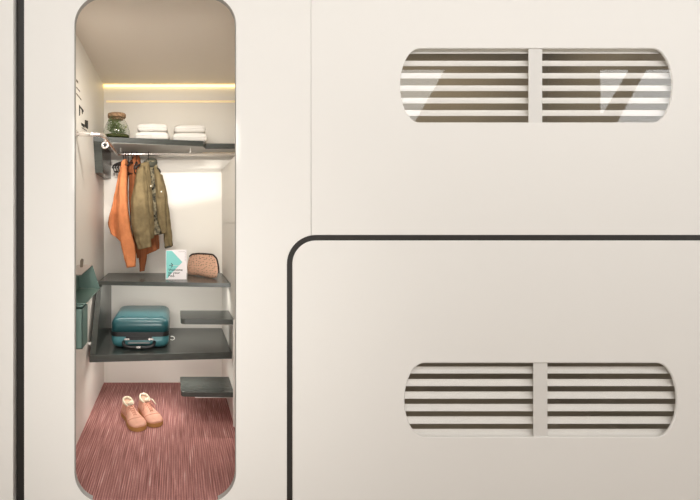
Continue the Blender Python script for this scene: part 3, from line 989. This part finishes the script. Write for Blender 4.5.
part('zip', tube(B(), arc_path(zp, 0.015, 3), 0.0058, 8), mat('dark_zip', (0.035, 0.022, 0.018), 0.6, 0.3), pc, True)
z0_ = P(218.8, 271, py_ - 0.006 - 0.0095 * 15.6)
zt_ = box(B(), z0_.x - 0.006, z0_.x + 0.006, z0_.y - 0.006, z0_.y + 0.002, z0_.z - 0.016, z0_.z + 0.004, 0.002)
part('zip_pull', zt_, M['black'], pc)

# ------------------------------------------------------------------ suitcase lying on the lower shelf
scx, sy0, sy1, swd = -0.243, 3.165, 3.69, 0.388
sz0, sz1 = ZL1 + 0.006, ZL1 + 0.006 + 0.198
sm = sz0 + 0.094
sc_ = thing('suitcase', 'teal hard-shell suitcase lying flat on the lower shelf', 'suitcase', (scx, (sy0 + sy1) / 2, ZL1))
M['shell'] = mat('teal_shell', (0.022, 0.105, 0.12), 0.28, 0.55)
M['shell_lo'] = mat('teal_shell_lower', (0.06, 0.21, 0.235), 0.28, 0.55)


def rounded_shell(z0, z1, top, r=0.052, rv=0.045):
    bm = B()
    n = 8
    lv = []
    steps = 7
    for j in range(steps + 1):
        a = PI / 2 * j / steps
        lv.append((rv * (1 - math.cos(a)), (z1 - rv + rv * math.sin(a)) if top else (z0 + rv - rv * math.sin(a))))
    lv = [(0.0, z0 if top else z1)] + lv
    rings = []
    for ins, z in lv:
        ol = rrect(scx - swd / 2 + ins, scx + swd / 2 - ins, sy0 + ins, sy1 - ins, max(r - ins * 0.6, 0.012), n)
        rings.append([bm.verts.new((x, y, z)) for x, y in ol])
    k_ = len(rings[0])
    for i in range(len(rings) - 1):
        for k in range(k_):
            bm.faces.new((rings[i][k], rings[i][(k + 1) % k_], rings[i + 1][(k + 1) % k_], rings[i + 1][k]))
    bm.faces.new(rings[-1])
    bm.faces.new(rings[0][::-1])
    return bm


part('upper_shell', rounded_shell(sm + 0.012, sz1, True), M['shell'], sc_, True)
part('lower_shell', rounded_shell(sz0, sm - 0.012, False), M['shell_lo'], sc_, True)
ol = rrect(scx - swd / 2 - 0.003, scx + swd / 2 + 0.003, sy0 - 0.003, sy1 + 0.003, 0.054, 8)
part('zip_band', prism(B(), [(x, y, sm - 0.0158) for x, y in ol], (0, 0, 0.0296), 0.003), M['black'], sc_)
for s in (-0.055, 0.055):
    bm = box(B(), scx + 0.01 + s * 2.4 - 0.012, scx + 0.01 + s * 2.4 + 0.012, sy0 + 0.06, sy1 - 0.06, sz1 - 0.001, sz1 + 0.0025, 0.001)
    part('shell_rib', bm, M['shell'], sc_)
# side carry handle, latches and lock on the front face
hx = scx - 0.005
bm = box(B(), hx - 0.088, hx + 0.088, sy0 - 0.006, sy0 + 0.01, sm - 0.040, sm - 0.0125, 0.003)
part('latch_plate', bm, M['black'], sc_)
for s in (-1, 1):
    bm = box(B(), hx + s * 0.080 - 0.018, hx + s * 0.080 + 0.018, sy0 - 0.011, sy0 - 0.005, sm - 0.039, sm - 0.026, 0.003)
    part('latch', bm, M['chrome'], sc_)
hp = arc_path([(hx - 0.103, sy0 + 0.004, sm - 0.050), (hx - 0.100, sy0 - 0.022, sm - 0.070), (hx - 0.070, sy0 - 0.030, sm - 0.080), (hx + 0.070, sy0 - 0.030, sm - 0.080), (hx + 0.100, sy0 - 0.022, sm - 0.070), (hx + 0.103, sy0 + 0.004, sm - 0.050)], 0.03, 5)
part('carry_handle', tube(B(), hp, 0.0115, 10), M['black'], sc_, True)
part('handle_trim', box(B(), hx - 0.072, hx + 0.072, sy0 - 0.010, sy0 - 0.001, sm - 0.062, sm - 0.052, 0.002), mat('grey_metal', (0.25, 0.25, 0.25), 0.4, 0.5), sc_)
part('lock', box(B(), hx - 0.015, hx + 0.015, sy0 - 0.044, sy0 - 0.034, sm - 0.085, sm - 0.071, 0.003), M['chrome'], sc_)
for s in (-1, 1):
    for yy in (sy0 + 0.07, sy1 - 0.07):
        part('foot', box(B(), scx + s * 0.13 - 0.012, scx + s * 0.13 + 0.012, yy - 0.012, yy + 0.012, ZL1, sz0 + 0.003, 0.002), M['black'], sc_)
tg = P(171.5, 338, 3.24)
part('tag_loop', tube(B(), arc_path([tg + Vector((-0.006, 0, 0.012)), tg + Vector((0.012, -0.002, 0.012)), tg + Vector((0.024, -0.004, 0.0)), tg + Vector((0.010, -0.004, -0.014)), tg + Vector((-0.008, 0, -0.010))], 0.01, 3), 0.003, 6), M['white'], sc_, True)

# ------------------------------------------------------------------ shoes
M['suede'] = mat('peach_suede', (0.70, 0.385, 0.285), 0.9, 0.15, var=0.06, scale=30, bump=0.2, bscale=250)
M['gum'] = mat('gum_rubber', (0.42, 0.21, 0.07), 0.6, 0.3)
M['fleece'] = mat('cream_fleece', (0.72, 0.64, 0.50), 0.95, 0.1, bump=0.5, bscale=200)
M['lace'] = mat('peach_lace', (0.58, 0.27, 0.19), 0.8, 0.2)
SL = 0.300


def foot_w(t, s):
    """left and right half widths of the sole at t (0 heel .. 1 toe); s = +1 or -1 puts the arch on one side"""
    base = 0.041 + 0.0165 * max(0, min(1, (t - 0.25) / 0.45)) ** 1.2
    end = math.sqrt(max(0.0, 1 - ((t - 0.80) / 0.20) ** 2)) if t > 0.80 else (math.sqrt(max(0.0, 1 - ((0.13 - t) / 0.13) ** 2)) if t < 0.13 else 1)
    a = base * end
    pinch = 0.006 * math.exp(-((t - 0.42) / 0.15) ** 2)
    return a - (pinch if s > 0 else 0), a - (pinch if s < 0 else 0)


def shoe(loc, ang, s, label):
    o = thing('ankle_shoe', label, 'shoe', loc, 'pair of peach ankle shoes on the carpet')
    o.rotation_euler = (0, 0, ang)
    # local: +y heel to toe, x across
    N = 36
    ts = [0.5 - 0.5 * math.cos(PI * i / N) for i in range(N + 1)]
    out = [(foot_w(t, s)[1], t * SL) for t in ts] + [(-foot_w(t, s)[0], t * SL) for t in ts[::-1][1:-1]]
    bm = B()
    prism(bm, [(x, y, 0.0) for x, y in out], (0, 0, 0.027), 0.004)
    obj('gum_sole', bm, M['gum'], o, False)

    def top_z(t):
        if t < 0.36: return 0.104 - 0.010 * (t / 0.36)
        if t < 0.70: return 0.094 - 0.034 * ((t - 0.36) / 0.34) ** 0.9
        return 0.060 - 0.020 * ((t - 0.70) / 0.30) ** 1.6
    bm = B()
    rows = []
    n = 22
    for i in range(1, N):
        t = 0.012 + 0.972 * ts[i]
        wl, wr = foot_w(t, s)
        wl, wr = wl * 0.955, wr * 0.955
        h = top_z(t) - 0.026
        endk = min(1, (1 - t) / 0.14) ** 0.5 if t > 0.86 else 1
        h = 0.012 + (h - 0.012) * endk
        row = []
        for k in range(n + 1):
            a = PI * k / n
            cx, sz_ = math.cos(a), math.sin(a)
            ex = 0.75 if t > 0.45 else 0.62
            xx = math.copysign(abs(cx) ** ex, cx)
            zz = abs(sz_) ** (0.75)
            narrow = 1 - (0.30 if t < 0.45 else 0.30 * max(0, (0.72 - t) / 0.27)) * zz
            row.append(bm.verts.new(((wr if xx > 0 else wl) * xx * narrow, t * SL, 0.0265 + h * zz)))
        rows.append(row)
    for i in range(len(rows) - 1):
        for k in range(n):
            bm.faces.new((rows[i][k], rows[i][k + 1], rows[i + 1][k + 1], rows[i + 1][k]))
        bm.faces.new((rows[i][0], rows[i + 1][0], rows[i + 1][n], rows[i][n]))
    bm.faces.new(rows[0]); bm.faces.new(rows[-1][::-1])
    obj('suede_upper', bm, M['suede'], o, True)
    # toe cap seam
    bm = B()
    pts_ = []
    for k in range(13):
        a = PI * (0.10 + 0.80 * k / 12)
        t = 0.70 + 0.06 * math.sin(a)
        wl, wr = foot_w(t, s)
        h = top_z(t) - 0.026
        cx = math.copysign(abs(math.cos(a)) ** 0.75, math.cos(a))
        pts_.append(((wr if cx > 0 else wl) * 0.957 * cx, t * SL, 0.0268 + (h + 0.0005) * math.sin(a) ** 0.75))
    tube(bm, pts_, 0.0016, 6)
    obj('toe_seam', bm, M['lace'], o, True)
    # fleece collar round the ankle opening, leaning back
    bm = B()
    pts_ = []
    for k in range(25):
        a = 2 * PI * k / 24
        pts_.append((0.030 * math.cos(a), 0.062 + 0.046 * math.sin(a), 0.101 - 0.012 * math.sin(a)))
    tube(bm, pts_, [0.0045 + 0.0035 * (0.5 - 0.5 * math.sin(2 * PI * k / 24)) for k in range(25)], 9, caps=False, flat=1.5)
    obj('fleece_collar', bm, M['fleece'], o, True)
    bm = lathe(B(), [(0.8, -0.012), (1.0, 0.002)], (0, 0.066, 0.100), 20)
    for v in bm.verts:
        v.co.x *= 0.026
        v.co.y = 0.066 + (v.co.y - 0.066) * 0.040
    obj('insole', bm, mat('tan_insole', (0.55, 0.36, 0.26), 0.9, 0.1), o)
    bm = B()
    for k in range(5):
        t = 0.40 + 0.058 * k
        z = top_z(t) + 0.0015
        w_ = 0.021 - 0.0012 * k
        for sg in (-1, 1):
            tube(bm, [(-w_ * sg, t * SL - 0.005, z - 0.010), (-0.3 * w_ * sg, t * SL, z + 0.0015), (0.4 * w_ * sg, t * SL + 0.007, z), (w_ * sg, t * SL + 0.011, z - 0.011)], 0.0021, 6)
    z = top_z(0.38) + 0.004
    for sg in (-1, 1):
        tube(bm, [(0, 0.385 * SL, z), (0.018 * sg, 0.40 * SL, z + 0.005), (0.034 * sg, 0.44 * SL, z - 0.012), (0.041 * sg, 0.49 * SL, z - 0.040)], 0.0021, 6)
    obj('laces', bm, M['lace'], o, True)
    bm = B()
    tube(bm, [(0, 0.118, 0.098), (0.0, 0.112, 0.112), (0.003, 0.108, 0.120)], [0.016, 0.017, 0.012], 10, flat=0.35)
    obj('tongue', bm, M['fleece'], o, True)
    return o


def place_shoe(toe, heel_dir, s, label):
    d = Vector(heel_dir).normalized()            # heel -> toe direction
    ang = math.atan2(-d.x, d.y)
    loc = Vector(toe) - d * SL
    return shoe((loc.x, loc.y, 0.0), ang, s, label)


place_shoe((-0.216, 2.905, 0), (0.42, -0.91, 0), -1, 'peach ankle shoe in front, showing its outer side and gum sole')
o2 = place_shoe((-0.116, 2.962, 0), (0.40, -0.92, 0), 1, 'peach ankle shoe behind, its pale strap end sticking out')
bm = B()
tube(bm, [(-0.020, 0.100, 0.112), (-0.034, 0.118, 0.108), (-0.046, 0.135, 0.092), (-0.052, 0.142, 0.082)], [0.004, 0.005, 0.005, 0.004], 7, flat=0.5)
obj('pull_strap', bm, M['fleece'], o2, True)
